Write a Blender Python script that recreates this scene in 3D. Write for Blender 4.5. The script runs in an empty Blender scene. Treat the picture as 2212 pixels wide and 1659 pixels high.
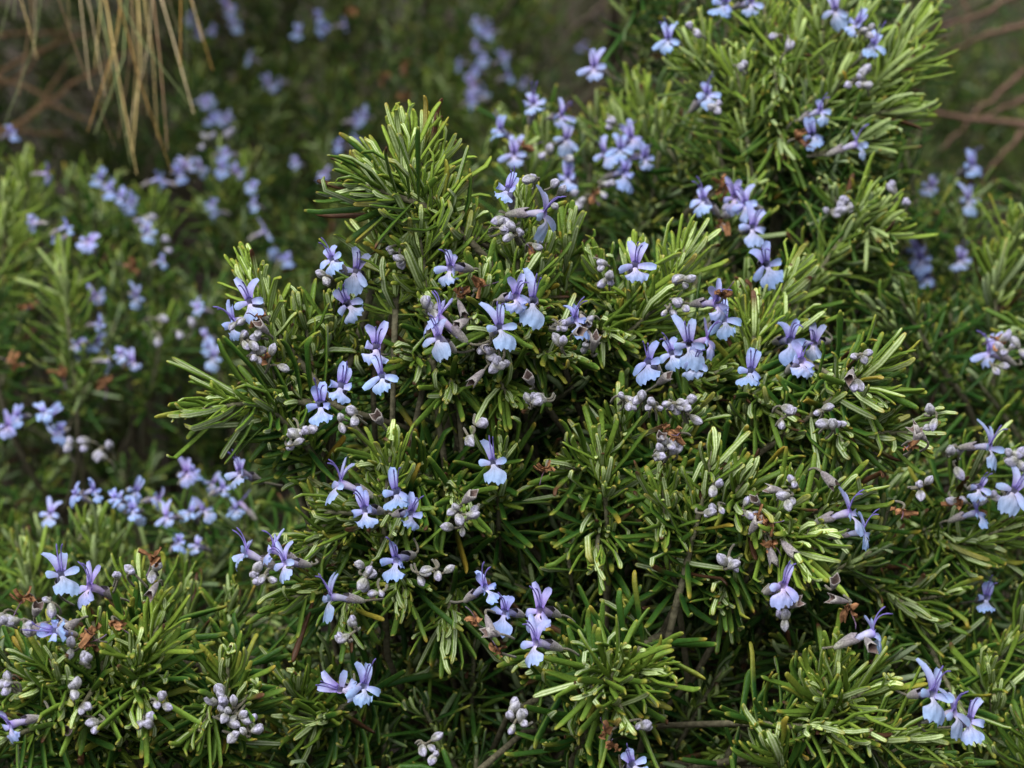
import bpy, math, random
import numpy as np
from mathutils import Vector, Matrix

# ------------------------------------------------------------------ camera, sky, sun, exposure
SEED = 11
random.seed(SEED)
rng = np.random.default_rng(SEED)
scene = bpy.context.scene
col = scene.collection
R = math.radians

PW, PH = 2212.0, 1659.0            # pixel grid in which the photograph was measured
LENS, SENSOR = 40.0, 17.3
PITCH = R(28.0)
CAM = np.array([0.0, 0.0, 0.80])
FWD = np.array([0.0, math.cos(PITCH), -math.sin(PITCH)])
RIGHT = np.array([1.0, 0.0, 0.0])
UPV = np.array([0.0, math.sin(PITCH), math.cos(PITCH)])
FOCUS = 0.725

cam_data = bpy.data.cameras.new("camera")
cam = bpy.data.objects.new("camera", cam_data)
col.objects.link(cam)
cam.location = CAM
cam.rotation_euler = (math.pi / 2 - PITCH, 0, 0)
cam_data.lens = LENS
cam_data.sensor_width = SENSOR
cam_data.sensor_fit = 'HORIZONTAL'
cam_data.clip_start = 0.01
cam_data.clip_end = 200
cam_data.dof.use_dof = True
cam_data.dof.focus_distance = FOCUS
cam_data.dof.aperture_fstop = 6.3
scene.camera = cam

SUN_ELEV, SUN_AZ = 68.0, 212.0      # veiled sun high overhead, a little to the left
world = bpy.data.worlds.new("World")
scene.world = world
world.use_nodes = True
wn = world.node_tree
for n in list(wn.nodes):
    wn.nodes.remove(n)
sky = wn.nodes.new("ShaderNodeTexSky")
sky.sky_type = 'NISHITA'
sky.sun_disc = False
sky.sun_elevation = R(SUN_ELEV)
sky.sun_rotation = R(SUN_AZ)
sky.dust_density = 6.0
sky.air_density = 1.0
hsv = wn.nodes.new("ShaderNodeHueSaturation")     # cloud cover greys the whole dome evenly
hsv.inputs['Saturation'].default_value = 0.5
bg = wn.nodes.new("ShaderNodeBackground")
bg.inputs['Strength'].default_value = 0.05
wo = wn.nodes.new("ShaderNodeOutputWorld")
wn.links.new(sky.outputs[0], hsv.inputs['Color'])
wn.links.new(hsv.outputs[0], bg.inputs['Color'])
wn.links.new(bg.outputs[0], wo.inputs['Surface'])

sun_data = bpy.data.lights.new("sun", 'SUN')
sun_data.energy = 2.9
sun_data.angle = R(55)
sun_data.color = (1.0, 0.985, 0.955)
sun = bpy.data.objects.new("sun", sun_data)
col.objects.link(sun)
sd = Vector((math.sin(R(SUN_AZ)) * math.cos(R(SUN_ELEV)), math.cos(R(SUN_AZ)) * math.cos(R(SUN_ELEV)), math.sin(R(SUN_ELEV))))
sun.rotation_euler = sd.to_track_quat('Z', 'Y').to_euler()
sun.location = (0, 0, 5)

scene.view_settings.view_transform = 'Standard'
scene.view_settings.look = 'None'
scene.view_settings.exposure = 0.75
scene.view_settings.gamma = 1.0
scene.render.engine = 'CYCLES'
scene.cycles.use_denoising = True
scene.cycles.max_bounces = 6
scene.cycles.diffuse_bounces = 2
scene.cycles.glossy_bounces = 2
scene.cycles.transmission_bounces = 3
scene.cycles.transparent_max_bounces = 4
scene.cycles.sample_clamp_indirect = 4.0

# ------------------------------------------------------------------ helpers
def P(x, y, d):
    """point seen at pixel x, y at d metres along the view axis"""
    u = (x - PW / 2) / PW * SENSOR / LENS
    v = (PH / 2 - y) / PW * SENSOR / LENS
    return CAM + d * (FWD + u * RIGHT + v * UPV)

def project(p):
    q = p - CAM
    d = q @ FWD
    k = PW * LENS / SENSOR
    return PW / 2 + (q @ RIGHT) / d * k, PH / 2 - (q @ UPV) / d * k, d

def axis_dir(ang, tilt):
    a, t = R(ang), R(tilt)
    return math.cos(t) * (math.cos(a) * RIGHT + math.sin(a) * UPV) - math.sin(t) * FWD

def unit(v):
    return v / max(np.linalg.norm(v), 1e-12)

def perp(a):
    b = np.cross(a, [0.13, 0.31, 0.94])
    if np.linalg.norm(b) < 1e-4:
        b = np.cross(a, [1, 0, 0])
    return unit(b)

def raw_mesh(name, verts, faces, mat, cols=None, smooth=True):
    me = bpy.data.meshes.new(name)
    verts = np.asarray(verts, dtype=np.float32)
    faces = [tuple(f) for f in faces] if not isinstance(faces, np.ndarray) else faces
    if isinstance(faces, np.ndarray):
        nf, k = faces.shape
        me.vertices.add(len(verts))
        me.vertices.foreach_set('co', verts.ravel())
        me.loops.add(nf * k)
        me.loops.foreach_set('vertex_index', faces.astype(np.int32).ravel())
        me.polygons.add(nf)
        me.polygons.foreach_set('loop_start', (np.arange(nf) * k).astype(np.int32))
        me.update(calc_edges=True)
    else:
        me.from_pydata(verts.tolist(), [], faces)
    if cols is not None:
        at = me.color_attributes.new('tint', 'FLOAT_COLOR', 'POINT')
        c4 = np.ones((len(verts), 4), dtype=np.float32)
        c4[:, :3] = cols
        at.data.foreach_set('color', c4.ravel())
    me.polygons.foreach_set('use_smooth', np.full(len(me.polygons), smooth))
    me.materials.append(mat)
    me.update()
    return me

def link(name, me, parent=None, loc=(0, 0, 0)):
    o = bpy.data.objects.new(name, me)
    col.objects.link(o)
    if parent is not None:
        o.parent = parent
    o.location = loc
    return o

def tag(o, label=None, cat=None, group=None, kind=None):
    if label: o['label'] = label
    if cat: o['category'] = cat
    if group: o['group'] = group
    if kind: o['kind'] = kind
    return o

# ------------------------------------------------------------------ materials
def tint_material(name, rough, noise_scale, noise_amt, bump, translucent=0.0, spec=0.4, sheen=0.0, bump_scale=None, hue=0.0):
    m = bpy.data.materials.new(name)
    m.use_nodes = True
    nt = m.node_tree
    pb = nt.nodes['Principled BSDF']
    out = nt.nodes['Material Output']
    at = nt.nodes.new('ShaderNodeAttribute'); at.attribute_name = 'tint'
    geo = nt.nodes.new('ShaderNodeNewGeometry')
    nz = nt.nodes.new('ShaderNodeTexNoise')
    nz.inputs['Scale'].default_value = noise_scale
    nz.inputs['Detail'].default_value = 3
    nt.links.new(geo.outputs['Position'], nz.inputs['Vector'])
    mr = nt.nodes.new('ShaderNodeMapRange')
    mr.inputs['From Min'].default_value = 0.3
    mr.inputs['From Max'].default_value = 0.7
    mr.inputs['To Min'].default_value = 1 - noise_amt
    mr.inputs['To Max'].default_value = 1 + noise_amt
    nt.links.new(nz.outputs['Fac'], mr.inputs['Value'])
    mul = nt.nodes.new('ShaderNodeVectorMath'); mul.operation = 'MULTIPLY'
    nt.links.new(at.outputs['Color'], mul.inputs[0])
    nt.links.new(mr.outputs['Result'], mul.inputs[1])
    nt.links.new(mul.outputs['Vector'], pb.inputs['Base Color'])
    pb.inputs['Roughness'].default_value = rough
    pb.inputs['Specular IOR Level'].default_value = spec
    if sheen:
        pb.inputs['Sheen Weight'].default_value = sheen
        pb.inputs['Sheen Roughness'].default_value = 0.5
    if bump:
        bn = nt.nodes.new('ShaderNodeTexNoise')
        bn.inputs['Scale'].default_value = bump_scale or 1600
        bn.inputs['Detail'].default_value = 2
        nt.links.new(geo.outputs['Position'], bn.inputs['Vector'])
        bu = nt.nodes.new('ShaderNodeBump')
        bu.inputs['Strength'].default_value = bump
        bu.inputs['Distance'].default_value = 0.0004
        nt.links.new(bn.outputs['Fac'], bu.inputs['Height'])
        nt.links.new(bu.outputs['Normal'], pb.inputs['Normal'])
    if translucent:
        tr = nt.nodes.new('ShaderNodeBsdfTranslucent')
        nt.links.new(mul.outputs['Vector'], tr.inputs['Color'])
        mx = nt.nodes.new('ShaderNodeMixShader')
        mx.inputs[0].default_value = translucent
        nt.links.new(pb.outputs[0], mx.inputs[1])
        nt.links.new(tr.outputs[0], mx.inputs[2])
        nt.links.new(mx.outputs[0], out.inputs['Surface'])
    return m

M_leaf = tint_material('leaf_skin', 0.45, 900, 0.16, 0.5, spec=0.2, translucent=0.10)
M_petal = tint_material('petal', 0.55, 900, 0.10, 0.25, translucent=0.30, spec=0.2, bump_scale=700)
M_wool = tint_material('woolly_bud', 0.85, 1700, 0.38, 0.7, spec=0.15, sheen=0.25, bump_scale=2200)
M_bark = tint_material('bark', 0.85, 500, 0.45, 0.9, spec=0.2, bump_scale=900)
M_dry = tint_material('withered', 0.8, 700, 0.35, 0.6, translucent=0.15, spec=0.15)
M_straw = tint_material('straw', 0.6, 60, 0.25, 0.2, translucent=0.2, spec=0.3)

def ground_material():
    m = bpy.data.materials.new('soil_litter')
    m.use_nodes = True
    nt = m.node_tree
    pb = nt.nodes['Principled BSDF']
    geo = nt.nodes.new('ShaderNodeNewGeometry')
    n1 = nt.nodes.new('ShaderNodeTexNoise'); n1.inputs['Scale'].default_value = 9; n1.inputs['Detail'].default_value = 8
    n2 = nt.nodes.new('ShaderNodeTexVoronoi'); n2.inputs['Scale'].default_value = 70
    nt.links.new(geo.outputs['Position'], n1.inputs['Vector'])
    nt.links.new(geo.outputs['Position'], n2.inputs['Vector'])
    mix = nt.nodes.new('ShaderNodeMath'); mix.operation = 'MULTIPLY_ADD'
    nt.links.new(n2.outputs['Distance'], mix.inputs[0]); mix.inputs[1].default_value = 0.3
    nt.links.new(n1.outputs['Fac'], mix.inputs[2])
    cr = nt.nodes.new('ShaderNodeValToRGB')
    cr.color_ramp.elements[0].position = 0.35; cr.color_ramp.elements[0].color = (0.005, 0.004, 0.003, 1)
    cr.color_ramp.elements[1].position = 0.8; cr.color_ramp.elements[1].color = (0.03, 0.021, 0.014, 1)
    nt.links.new(mix.outputs[0], cr.inputs['Fac'])
    nt.links.new(cr.outputs[0], pb.inputs['Base Color'])
    pb.inputs['Roughness'].default_value = 0.95
    bu = nt.nodes.new('ShaderNodeBump'); bu.inputs['Strength'].default_value = 0.8; bu.inputs['Distance'].default_value = 0.01
    nt.links.new(mix.outputs[0], bu.inputs['Height'])
    nt.links.new(bu.outputs['Normal'], pb.inputs['Normal'])
    return m

# ------------------------------------------------------------------ ground
gn = 60
xs = np.concatenate([np.linspace(-60, -2.2, 12), np.linspace(-2, 2, gn), np.linspace(2.2, 60, 12)])
ys = np.concatenate([np.linspace(-40, -1.2, 8), np.linspace(-1, 3.4, gn), np.linspace(3.7, 90, 14)])
gx, gy = np.meshgrid(xs, ys)
gz = 0.02 * np.sin(gx * 3.1 + 1) * np.cos(gy * 2.7) + 0.012 * np.sin(gx * 9.3 + gy * 7.1) - 0.02
gv = np.stack([gx.ravel(), gy.ravel(), gz.ravel()], 1)
nx = len(xs)
gi = np.arange(len(ys) - 1)[:, None] * nx + np.arange(nx - 1)[None, :]
gf = np.stack([gi, gi + 1, gi + nx + 1, gi + nx], -1).reshape(-1, 4)
g = link('ground', raw_mesh('ground', gv, gf, ground_material()))
tag(g, 'dark brown soil with dry leaf litter under the bushes', 'ground', kind='structure')

# ------------------------------------------------------------------ tubes
def tube(path, radii, sides=6, c0=(0.2, 0.15, 0.12), c1=None, knob=0.0):
    path = np.asarray(path, float)
    n = len(path)
    tang = np.gradient(path, axis=0)
    tang /= np.linalg.norm(tang, axis=1)[:, None] + 1e-12
    u = perp(tang[0])
    V, C = [], []
    c0 = np.array(c0); c1 = c0 if c1 is None else np.array(c1)
    for i in range(n):
        u = unit(u - tang[i] * np.dot(u, tang[i]))
        w = np.cross(tang[i], u)
        a = np.arange(sides) * 2 * math.pi / sides
        r = radii[i] * (1 + knob * (rng.random(sides) - 0.5))
        V.append(path[i] + (np.cos(a) * r)[:, None] * u + (np.sin(a) * r)[:, None] * w)
        cc = c0 + (c1 - c0) * i / (n - 1)
        C.append(np.tile(cc, (sides, 1)) * (1 + 0.25 * (rng.random((sides, 1)) - 0.5)))
    F = []
    for i in range(n - 1):
        for k in range(sides):
            k2 = (k + 1) % sides
            F.append((i * sides + k, i * sides + k2, (i + 1) * sides + k2, (i + 1) * sides + k))
    F.append(tuple(range(sides - 1, -1, -1)))
    F.append(tuple(range((n - 1) * sides, n * sides)))
    return np.concatenate(V), F, np.concatenate(C)

def bezier(p0, p1, p2, p3, n):
    t = np.linspace(0, 1, n)[:, None]
    return (1 - t) ** 3 * p0 + 3 * (1 - t) ** 2 * t * p1 + 3 * (1 - t) * t ** 2 * p2 + t ** 3 * p3

# ------------------------------------------------------------------ leaves (all at once with numpy)
SEC = {2: np.array([[-1, .0], [-.66, .72], [0, .62], [.66, .72], [1, .0], [.80, -.46], [.46, -.33], [0, -.42], [-.46, -.33], [-.80, -.46]]),
       1: np.array([[-1, .0], [-.55, .7], [.55, .7], [1, .0], [.6, -.42], [-.6, -.42]]),
       0: np.array([[-1, .0], [0, .75], [1, .0], [0, -.45]])}
SIDE = {2: 'etttelfrfl', 1: 'etteff', 0: 'etef'}         # edge, top, lip, felt, rib
RING_T = {2: np.array([0, .15, .48, .85, .96, 1.0]), 1: np.array([0, .3, .65, .93, 1.0]), 0: np.array([0, .6, 1.0])}
RING_W = {2: np.array([.45, .84, 1.0, .95, .76, .36]), 1: np.array([.5, .95, 1.0, .86, .36]), 0: np.array([.6, 1.0, .5])}

def leaf_template(sec, nr):
    K = len(sec)
    F = []
    for i in range(nr - 1):
        for k in range(K):
            k2 = (k + 1) % K
            F.append((i * K + k, i * K + k2, (i + 1) * K + k2, (i + 1) * K + k))
    e = (nr - 1) * K                                        # blunt end
    for k in range(1, K // 2):
        F.append((e + k - 1, e + k, e + K - 1 - k, e + K - k))
    return np.array(F)

LEAF_F = {k: leaf_template(SEC[k], len(RING_T[k])) for k in SEC}

def leaf_geometry(L, hi):
    """L: dict of arrays for N leaves -> verts (N,V,3), colours (N,V,3)"""
    sec, kinds, T, W = SEC[hi], SIDE[hi], RING_T[hi], RING_W[hi]
    N = len(L['len'])
    d, n = L['dir'], L['nor']
    s = np.cross(d, n)
    # dense centre line
    M = 25
    tt = np.linspace(0, 1, M)
    th = L['bend'][:, None] * tt + L['hook'][:, None] * np.clip((tt - .55) / .45, 0, 1) ** 2
    ga = L['side'][:, None] * tt
    tan = (np.cos(th) * np.cos(ga))[..., None] * d[:, None] + (np.sin(th) * np.cos(ga))[..., None] * n[:, None] + np.sin(ga)[..., None] * s[:, None]
    step = L['len'][:, None, None] / (M - 1)
    cl = np.concatenate([np.zeros((N, 1, 3)), np.cumsum((tan[:, 1:] + tan[:, :-1]) / 2 * step, axis=1)], 1)
    idx = T * (M - 1)
    i0 = np.clip(idx.astype(int), 0, M - 2); fr = idx - i0
    c = cl[:, i0] * (1 - fr)[None, :, None] + cl[:, i0 + 1] * fr[None, :, None]
    tg = tan[:, i0] * (1 - fr)[None, :, None] + tan[:, i0 + 1] * fr[None, :, None]
    thr = th[:, i0]
    nn = -np.sin(thr)[..., None] * d[:, None] + np.cos(thr)[..., None] * n[:, None]
    nn = nn - tg * np.sum(nn * tg, -1, keepdims=True)
    nn /= np.linalg.norm(nn, axis=-1, keepdims=True)
    ss = np.cross(tg, nn)
    tw = L['twist'][:, None] * T
    n2 = np.cos(tw)[..., None] * nn + np.sin(tw)[..., None] * ss
    s2 = np.cos(tw)[..., None] * ss - np.sin(tw)[..., None] * nn
    hw = L['wid'][:, None] / 2 * W * (1 + 0.10 * rng.standard_normal((N, len(T))))
    hw[:, -2:] = L['wid'][:, None] / 2 * W[-2:]
    tk = hw * 0.78
    # revolute margins open or close a little from leaf to leaf
    verts = L['base'][:, None, None] + c[:, :, None] + sec[None, None, :, 0, None] * (hw[..., None, None] * s2[:, :, None]) + sec[None, None, :, 1, None] * (tk[..., None, None] * n2[:, :, None])
    # --- colours of the leaf itself
    yg = L['young'][:, None]
    r1 = L['rnd'][:, 0:1]; r2 = L['rnd'][:, 1:2]; r3 = L['rnd'][:, 2:3]
    dark = np.array([.009, .045, .009]); olive = np.array([.024, .078, .011]); fresh = np.array([.265, .385, .050])
    top = dark + (olive - dark) * r1
    top = top + (fresh - top) * np.clip(yg * .85, 0, 1)
    edge = np.array([.095, .165, .022]) * (0.75 + .5 * r2) * (1 - .15 * yg) + np.array([.11, .15, .02]) * yg
    felt = np.array([.50, .59, .38]) * (.70 + .40 * r3) * (1 - .4 * yg) + np.array([.44, .55, .22]) * yg
    rib = np.array([.14, .20, .06]) * (.8 + .4 * r2) + np.array([.20, .26, .08]) * yg
    lip = edge * 1.05
    NR, K = len(T), len(sec)
    C = np.zeros((N, NR, K, 3))
    for k, kd in enumerate(kinds):
        b = {'t': top, 'e': edge if hi == 2 else top * .8 + edge * .2, 'f': felt if hi == 2 else (felt * .38 + top * .62 if hi == 1 else felt * .22 + top * .78), 'r': rib, 'l': lip}[kd]
        C[:, :, k] = b[:, None]
    Tn = T[None, :, None]
    # green deepens towards the leaf base, the end half is fresher
    g_ = np.clip((Tn - .35) / .6, 0, 1)[..., None] * .34
    C = C + (np.array([.088, .190, .026]) - C) * g_ * (C[..., 1:2] < .25)
    yel = np.array([.29, .28, .04]); ora = np.array([.36, .17, .02]); brn = np.array([.050, .024, .012])
    tipc = yel + (ora - yel) * np.clip(L['rnd'][:, 3:4] * 1.6 - .9, 0, 1)
    tl = L['tip'][:, None, None]
    f = np.clip((Tn - (1 - tl)) / (tl * .6 + .02), 0, 1)[..., None] * .76
    C = C + (tipc[:, None, None] - C) * f
    bl = L['brown'][:, None, None]
    f = np.clip((Tn - (1 - bl)) / .06, 0, 1)[..., None] * (bl > 0)[..., None]
    C = C + (brn * (0.6 + 1.6 * r1)[:, None, None] - C) * f
    # leaf base paler
    f = np.clip((.12 - Tn) / .12, 0, 1)[..., None] * .5
    C = C + (np.array([.20, .24, .09]) - C) * f
    return verts.reshape(N, NR * K, 3), C.reshape(N, NR * K, 3)

G, U = random.gauss, random.uniform
def clip(v, a, b):
    return a if v < a else b if v > b else v

class LeafBin:
    def __init__(self):
        self.rows = {k: [] for k in ('base', 'dir', 'nor', 'len', 'wid', 'bend', 'hook', 'side', 'twist', 'young', 'rnd', 'tip', 'brown', 'stem', 'hi')}
    def add(self, base, d, nor, ln, wid, young, stem, hi, curl=0.0):
        r = self.rows
        if random.random() < .09:                        # some leaves twist and turn their pale side out
            q = random.choice((-1, 1)) * U(1.1, 2.7)
            nor = math.cos(q) * nor + math.sin(q) * np.cross(d, nor)
        r['base'].append(base); r['dir'].append(d); r['nor'].append(nor)
        r['len'].append(ln); r['wid'].append(wid)
        r['bend'].append(G(0.36, 0.36) + curl)
        h = G(.12, .38)
        if random.random() < .20: h += random.choice((-1, 1)) * U(.7, 1.5)
        r['hook'].append(h)
        r['side'].append(G(0, .16)); r['twist'].append(G(0, .55))
        r['young'].append(young); r['rnd'].append((random.random(), random.random(), random.random(), random.random()))
        q = random.random()
        r['tip'].append(U(.03, .10) if q < .72 else (U(.15, .4) if q < .80 else (U(.7, 1.05) if q < .812 else .02)))
        q = random.random()
        r['brown'].append(0 if q > .06 else (U(.05, .25) if q > .012 else U(.5, 1.1)))
        if not hi: r['tip'][-1] *= .5
        r['stem'].append(stem); r['hi'].append(hi)
    def arrays(self):
        return {k: np.array(v) for k, v in self.rows.items()}

# ------------------------------------------------------------------ a rosemary bush
ALL_STEM_PTS = []        # (plant index, points) for attaching flowers
class Bush:
    def __init__(self, label, root):
        self.root = np.array(root, float)
        self.empty = bpy.data.objects.new('rosemary_bush', None)
        col.objects.link(self.empty)
        self.empty.location = self.root
        self.empty.empty_display_size = 0.1
        tag(self.empty, label, 'bush', 'rosemary bushes')
        self.leaves = LeafBin()
        self.stems = []
        self.stem_pts = []
    def shoot(self, x, y, d, ang, tilt, L=40, leaf=18, young=.3, hi=True, dens=1.0):
        tip = P(x, y, d)
        if 35 < ang < 145: tilt = tilt * .78
        a = axis_dir(ang, tilt)
        self.shoot_at(tip, a, L, leaf, young, hi, dens)
    def shoot_at(self, tip, a, L, leaf, young, hi, dens=1.0):
        L = L * 1.35
        Lm = L * .001
        si = len(self.stems)
        down = np.array([0, 0, -1.0])
        bendv = unit(perp(a) * rng.normal(0, .6) + np.cross(a, perp(a)) * rng.normal(0, .6) + down * .5)
        bendv = bendv - a * np.dot(a, bendv)
        curve = rng.uniform(.0, .30) / max(Lm, .02)
        n1 = 9
        s = np.linspace(0, Lm, n1)[:, None]
        upper = tip - a * s + bendv * curve * s ** 2 * .5
        tb = unit(upper[-1] - upper[-2])
        base = upper[-1]
        root = self.root + np.array([rng.normal(0, .035), rng.normal(0, .03), 0.0])
        dist = np.linalg.norm(root - base)
        low = bezier(base, base + tb * dist * .22, root + np.array([0, 0, dist * .45]), root, 9)[1:]
        path = np.concatenate([upper, low])
        rad = np.concatenate([np.linspace(.0006, .0012, n1), np.linspace(.0011, .0018, 8)])
        fresh = np.array([.25, .25, .15]); wood = np.array([.17, .125, .095])
        V, F, C = tube(path, rad, 6, fresh * (.6 + .3 * young) , wood * .4, knob=.5)
        self.stems.append((path, V, F, C))
        self.stem_pts.append(upper)
        # nodes
        step = .0024 / dens
        nn = int((Lm * 1.02) / step)
        u0 = perp(a); az0 = rng.uniform(0, math.pi)
        for i in range(nn):
            sd_ = (i + .3) * step
            f = min(sd_ / Lm, 1) * (n1 - 1)
            j = min(int(f), n1 - 2)
            p = upper[j] + (upper[j + 1] - upper[j]) * (f - j)
            ax = -unit(upper[j + 1] - upper[j])
            uu = unit(u0 - ax * np.dot(u0, ax)); vv = np.cross(ax, uu)
            sm = sd_ * 1000
            psi0 = (1 - .22 * young) * 10 + (1 - .25 * young) * 42 * min(sm / 12, 1) + 24 * min(max(sm - 11, 0) / 20, 1) + 18 * min(max(sm - 28, 0) / 25, 1)
            for q in range(2):
                if random.random() < .05: continue
                az = az0 + i * math.pi / 2 + q * math.pi + G(0, .22)
                r = math.cos(az) * uu + math.sin(az) * vv
                psi = R(psi0 + G(0, 10))
                d = math.cos(psi) * ax + math.sin(psi) * r
                nrm = math.sin(psi) * ax - math.cos(psi) * r
                ln = leaf * .00110 * min(.30 + sm / 13, 1.0) * U(.70, 1.15)
                yv = clip(young * 1.15 - max(sm - 6, 0) / (34 if young < .75 else 70) + G(0, .12), 0, 1)
                w = U(.00175, .00220) * (.75 + .25 * min(sm / 8, 1))
                curl = .35 if sm < 5 else 0
                self.leaves.add(p + r * .0007, d, nrm, ln, w, yv, si, hi, curl)
            # short leafy side growth in the axils
            if sm > 6 and random.random() < .80:
                az = az0 + i * math.pi / 2 + random.randint(0, 1) * math.pi
                k = random.randint(2, 5)
                r = math.cos(az) * uu + math.sin(az) * vv
                for _ in range(k):
                    a2 = az + G(0, .45)
                    r2 = math.cos(a2) * uu + math.sin(a2) * vv
                    psi = R(clip(psi0 * .62 + G(0, 16), 5, 110))
                    d = math.cos(psi) * ax + math.sin(psi) * r2
                    nrm = math.sin(psi) * ax - math.cos(psi) * r2
                    ln = U(.005, .0125)
                    self.leaves.add(p + r * .0012, d, nrm, ln, U(.0013, .0018), clip(.45 + young * .4 + G(0, .2), 0, 1), si, hi, .15)

BUSHES = []
def bush(label, x, y, d):
    p = P(x, y, d)
    b = Bush(label, (p[0], p[1], -0.01))
    BUSHES.append(b)
    return b

main = bush('large rosemary bush in sharp focus filling the middle, tall pale sprig at its top', 1180, 900, .90)
fleft = bush('low rosemary clump in sharp focus in the bottom left corner', 230, 1400, .86)
left = bush('blurred rosemary bush behind on the left, under the dry grass', 180, 600, 1.16)
back = bush('dark blurred rosemary bush at the back, above the tall pale sprig', 820, 100, 1.55)
tright = bush('slightly blurred tall rosemary bush at the upper right, bright green tips', 1720, 300, 1.02)
right = bush('dark rosemary bush along the right edge, behind the sharp one', 2230, 900, .98)

# x, y, depth, direction the tip points (degrees on the picture), lean towards the viewer, length mm, leaf mm, youth
MAIN = [
 (862,285,.733,103,3,40,20,1.0),(925,290,.742,74,3,44,21,1.0),(900,390,.737,92,10,34,17,1.0),(950,345,.745,58,6,34,20,.9),(782,398,.722,163,24,16,26,.15),(800,360,.73,135,15,22,20,.6),(530,590,.737,115,12,24,15,1.0),(1180,520,.745,70,20,34,15,.6),(812,392,.728,152,22,26,22,.25),(975,405,.738,58,12,20,15,.8),(962,490,.742,95,18,40,17,.7),
 (1015,470,.745,78,18,40,17,.6),(900,525,.745,125,28,35,17,.5),(545,565,.735,104,14,24,16,1.0),(438,885,.715,192,42,34,23,.45),
 (555,858,.722,135,58,34,18,.3),(575,745,.735,100,35,32,15,.35),(650,650,.74,98,38,32,14,.4),(720,650,.745,85,40,34,14,.45),
 (765,730,.75,120,60,34,16,.3),(1045,585,.725,86,52,38,15,.45),(1060,735,.715,250,72,40,19,.35),(935,650,.732,125,52,34,15,.4),
 (1150,575,.735,60,40,36,15,.45),(1130,415,.745,86,18,34,15,.7),(1230,770,.73,350,62,36,17,.4),(875,765,.735,165,66,34,16,.3),
 (960,860,.735,250,66,36,19,.3),(1380,545,.762,82,25,38,16,.8),(1490,515,.768,66,14,34,17,1.0),(1280,560,.765,112,35,36,15,.5),
 (1435,650,.757,42,46,36,16,.45),(1635,665,.765,86,24,34,16,.9),(1720,570,.79,62,18,34,17,.8),(1330,730,.75,330,62,36,17,.35),
 (1560,800,.765,20,52,36,16,.4),(1910,775,.742,42,42,40,22,.5),(1885,860,.738,325,58,36,22,.4),(1990,935,.75,0,35,34,20,.4),
 (845,958,.722,84,42,38,17,.75),(800,1010,.73,172,52,34,18,.4),(700,1105,.735,174,34,38,20,.45),(860,1130,.727,250,68,36,19,.3),
 (650,1185,.735,200,42,36,19,.4),(1000,1110,.735,300,62,36,21,.3),(1080,960,.738,90,62,36,20,.3),(1290,960,.73,102,42,38,19,.5),
 (1215,1010,.735,172,52,36,20,.35),(1430,1025,.722,96,46,38,17,.5),(1540,975,.72,80,32,38,18,.55),(1620,1015,.722,62,46,36,17,.5),
 (1700,1050,.722,70,42,36,17,.5),(1640,1130,.715,300,66,34,17,.35),(1785,1155,.715,8,42,40,22,.5),(1735,1225,.71,296,52,34,20,.8),
 (1850,1070,.722,28,42,34,20,.5),(1290,1205,.735,268,58,36,19,.35),(1430,1135,.73,255,62,36,18,.3),(1338,1428,.700,72,68,46,24,.6),
 (1425,1450,.704,12,52,38,20,.7),(1275,1485,.703,205,62,36,22,.4),(1350,1560,.70,285,62,34,21,.45),(1810,1405,.712,82,44,40,19,.7),
 (1905,1480,.706,30,40,40,20,.7),(1760,1485,.706,130,56,36,19,.6),(1850,1585,.697,0,52,38,20,.5),(2010,1590,.70,10,36,40,20,.6),
 (1665,1610,.70,120,62,36,19,.4),(620,1295,.737,192,46,36,19,.4),(740,1345,.737,262,56,36,20,.3),(870,1300,.735,270,62,36,22,.3),
 (965,1385,.745,270,52,36,23,.3),(1150,1430,.745,200,60,36,20,.3),(1560,1300,.735,250,60,36,20,.3),(1100,860,.735,300,66,36,19,.35),
 (1170,680,.73,20,60,36,15,.4),(1340,880,.745,90,60,36,18,.35),(1500,880,.745,60,58,36,18,.35),(1700,900,.755,330,56,36,19,.35),
 (1600,640,.775,110,40,36,16,.6),(1230,480,.765,85,25,36,15,.5),(1750,700,.775,40,35,36,18,.6),(1820,960,.745,270,60,36,20,.3),
]
FLEFT = [
 (110,1425,.70,102,52,42,20,.45),(45,1500,.70,200,52,40,20,.4),(285,1395,.70,80,62,44,20,.6),(345,1335,.708,68,36,40,19,.8),
 (200,1340,.712,96,30,40,19,.55),(165,1545,.695,250,66,40,20,.4),(300,1535,.70,282,66,40,22,.4),(492,1425,.715,86,46,40,19,.55),
 (540,1500,.715,40,60,36,18,.4),(430,1580,.71,250,62,38,20,.4),(640,1470,.745,90,60,36,19,.4),(650,1580,.74,200,60,36,20,.4),
 (-60,1420,.71,150,50,40,20,.4),(-40,1620,.69,200,60,40,20,.4),(300,1255,.79,92,14,46,21,.6),(405,1280,.80,84,22,44,20,.5),(500,1290,.80,80,30,40,20,.4),
]
LEFT = [
 (200,1140,.885,92,24,44,19,.55),(60,1200,.875,92,20,44,20,.6),(130,570,.985,95,22,44,20,.75),(20,430,1.04,80,24,44,19,.9),
 (60,360,1.10,85,20,40,18,.8),(260,560,1.08,90,30,40,18,.5),(480,340,1.15,85,20,40,18,.7),(540,350,1.16,75,20,40,18,.6),
 (-60,520,1.0,95,24,44,20,.7),(220,380,1.12,90,20,40,18,.7),(330,430,1.13,90,20,40,18,.6),(-80,1220,.86,90,20,44,20,.5),
]
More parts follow.
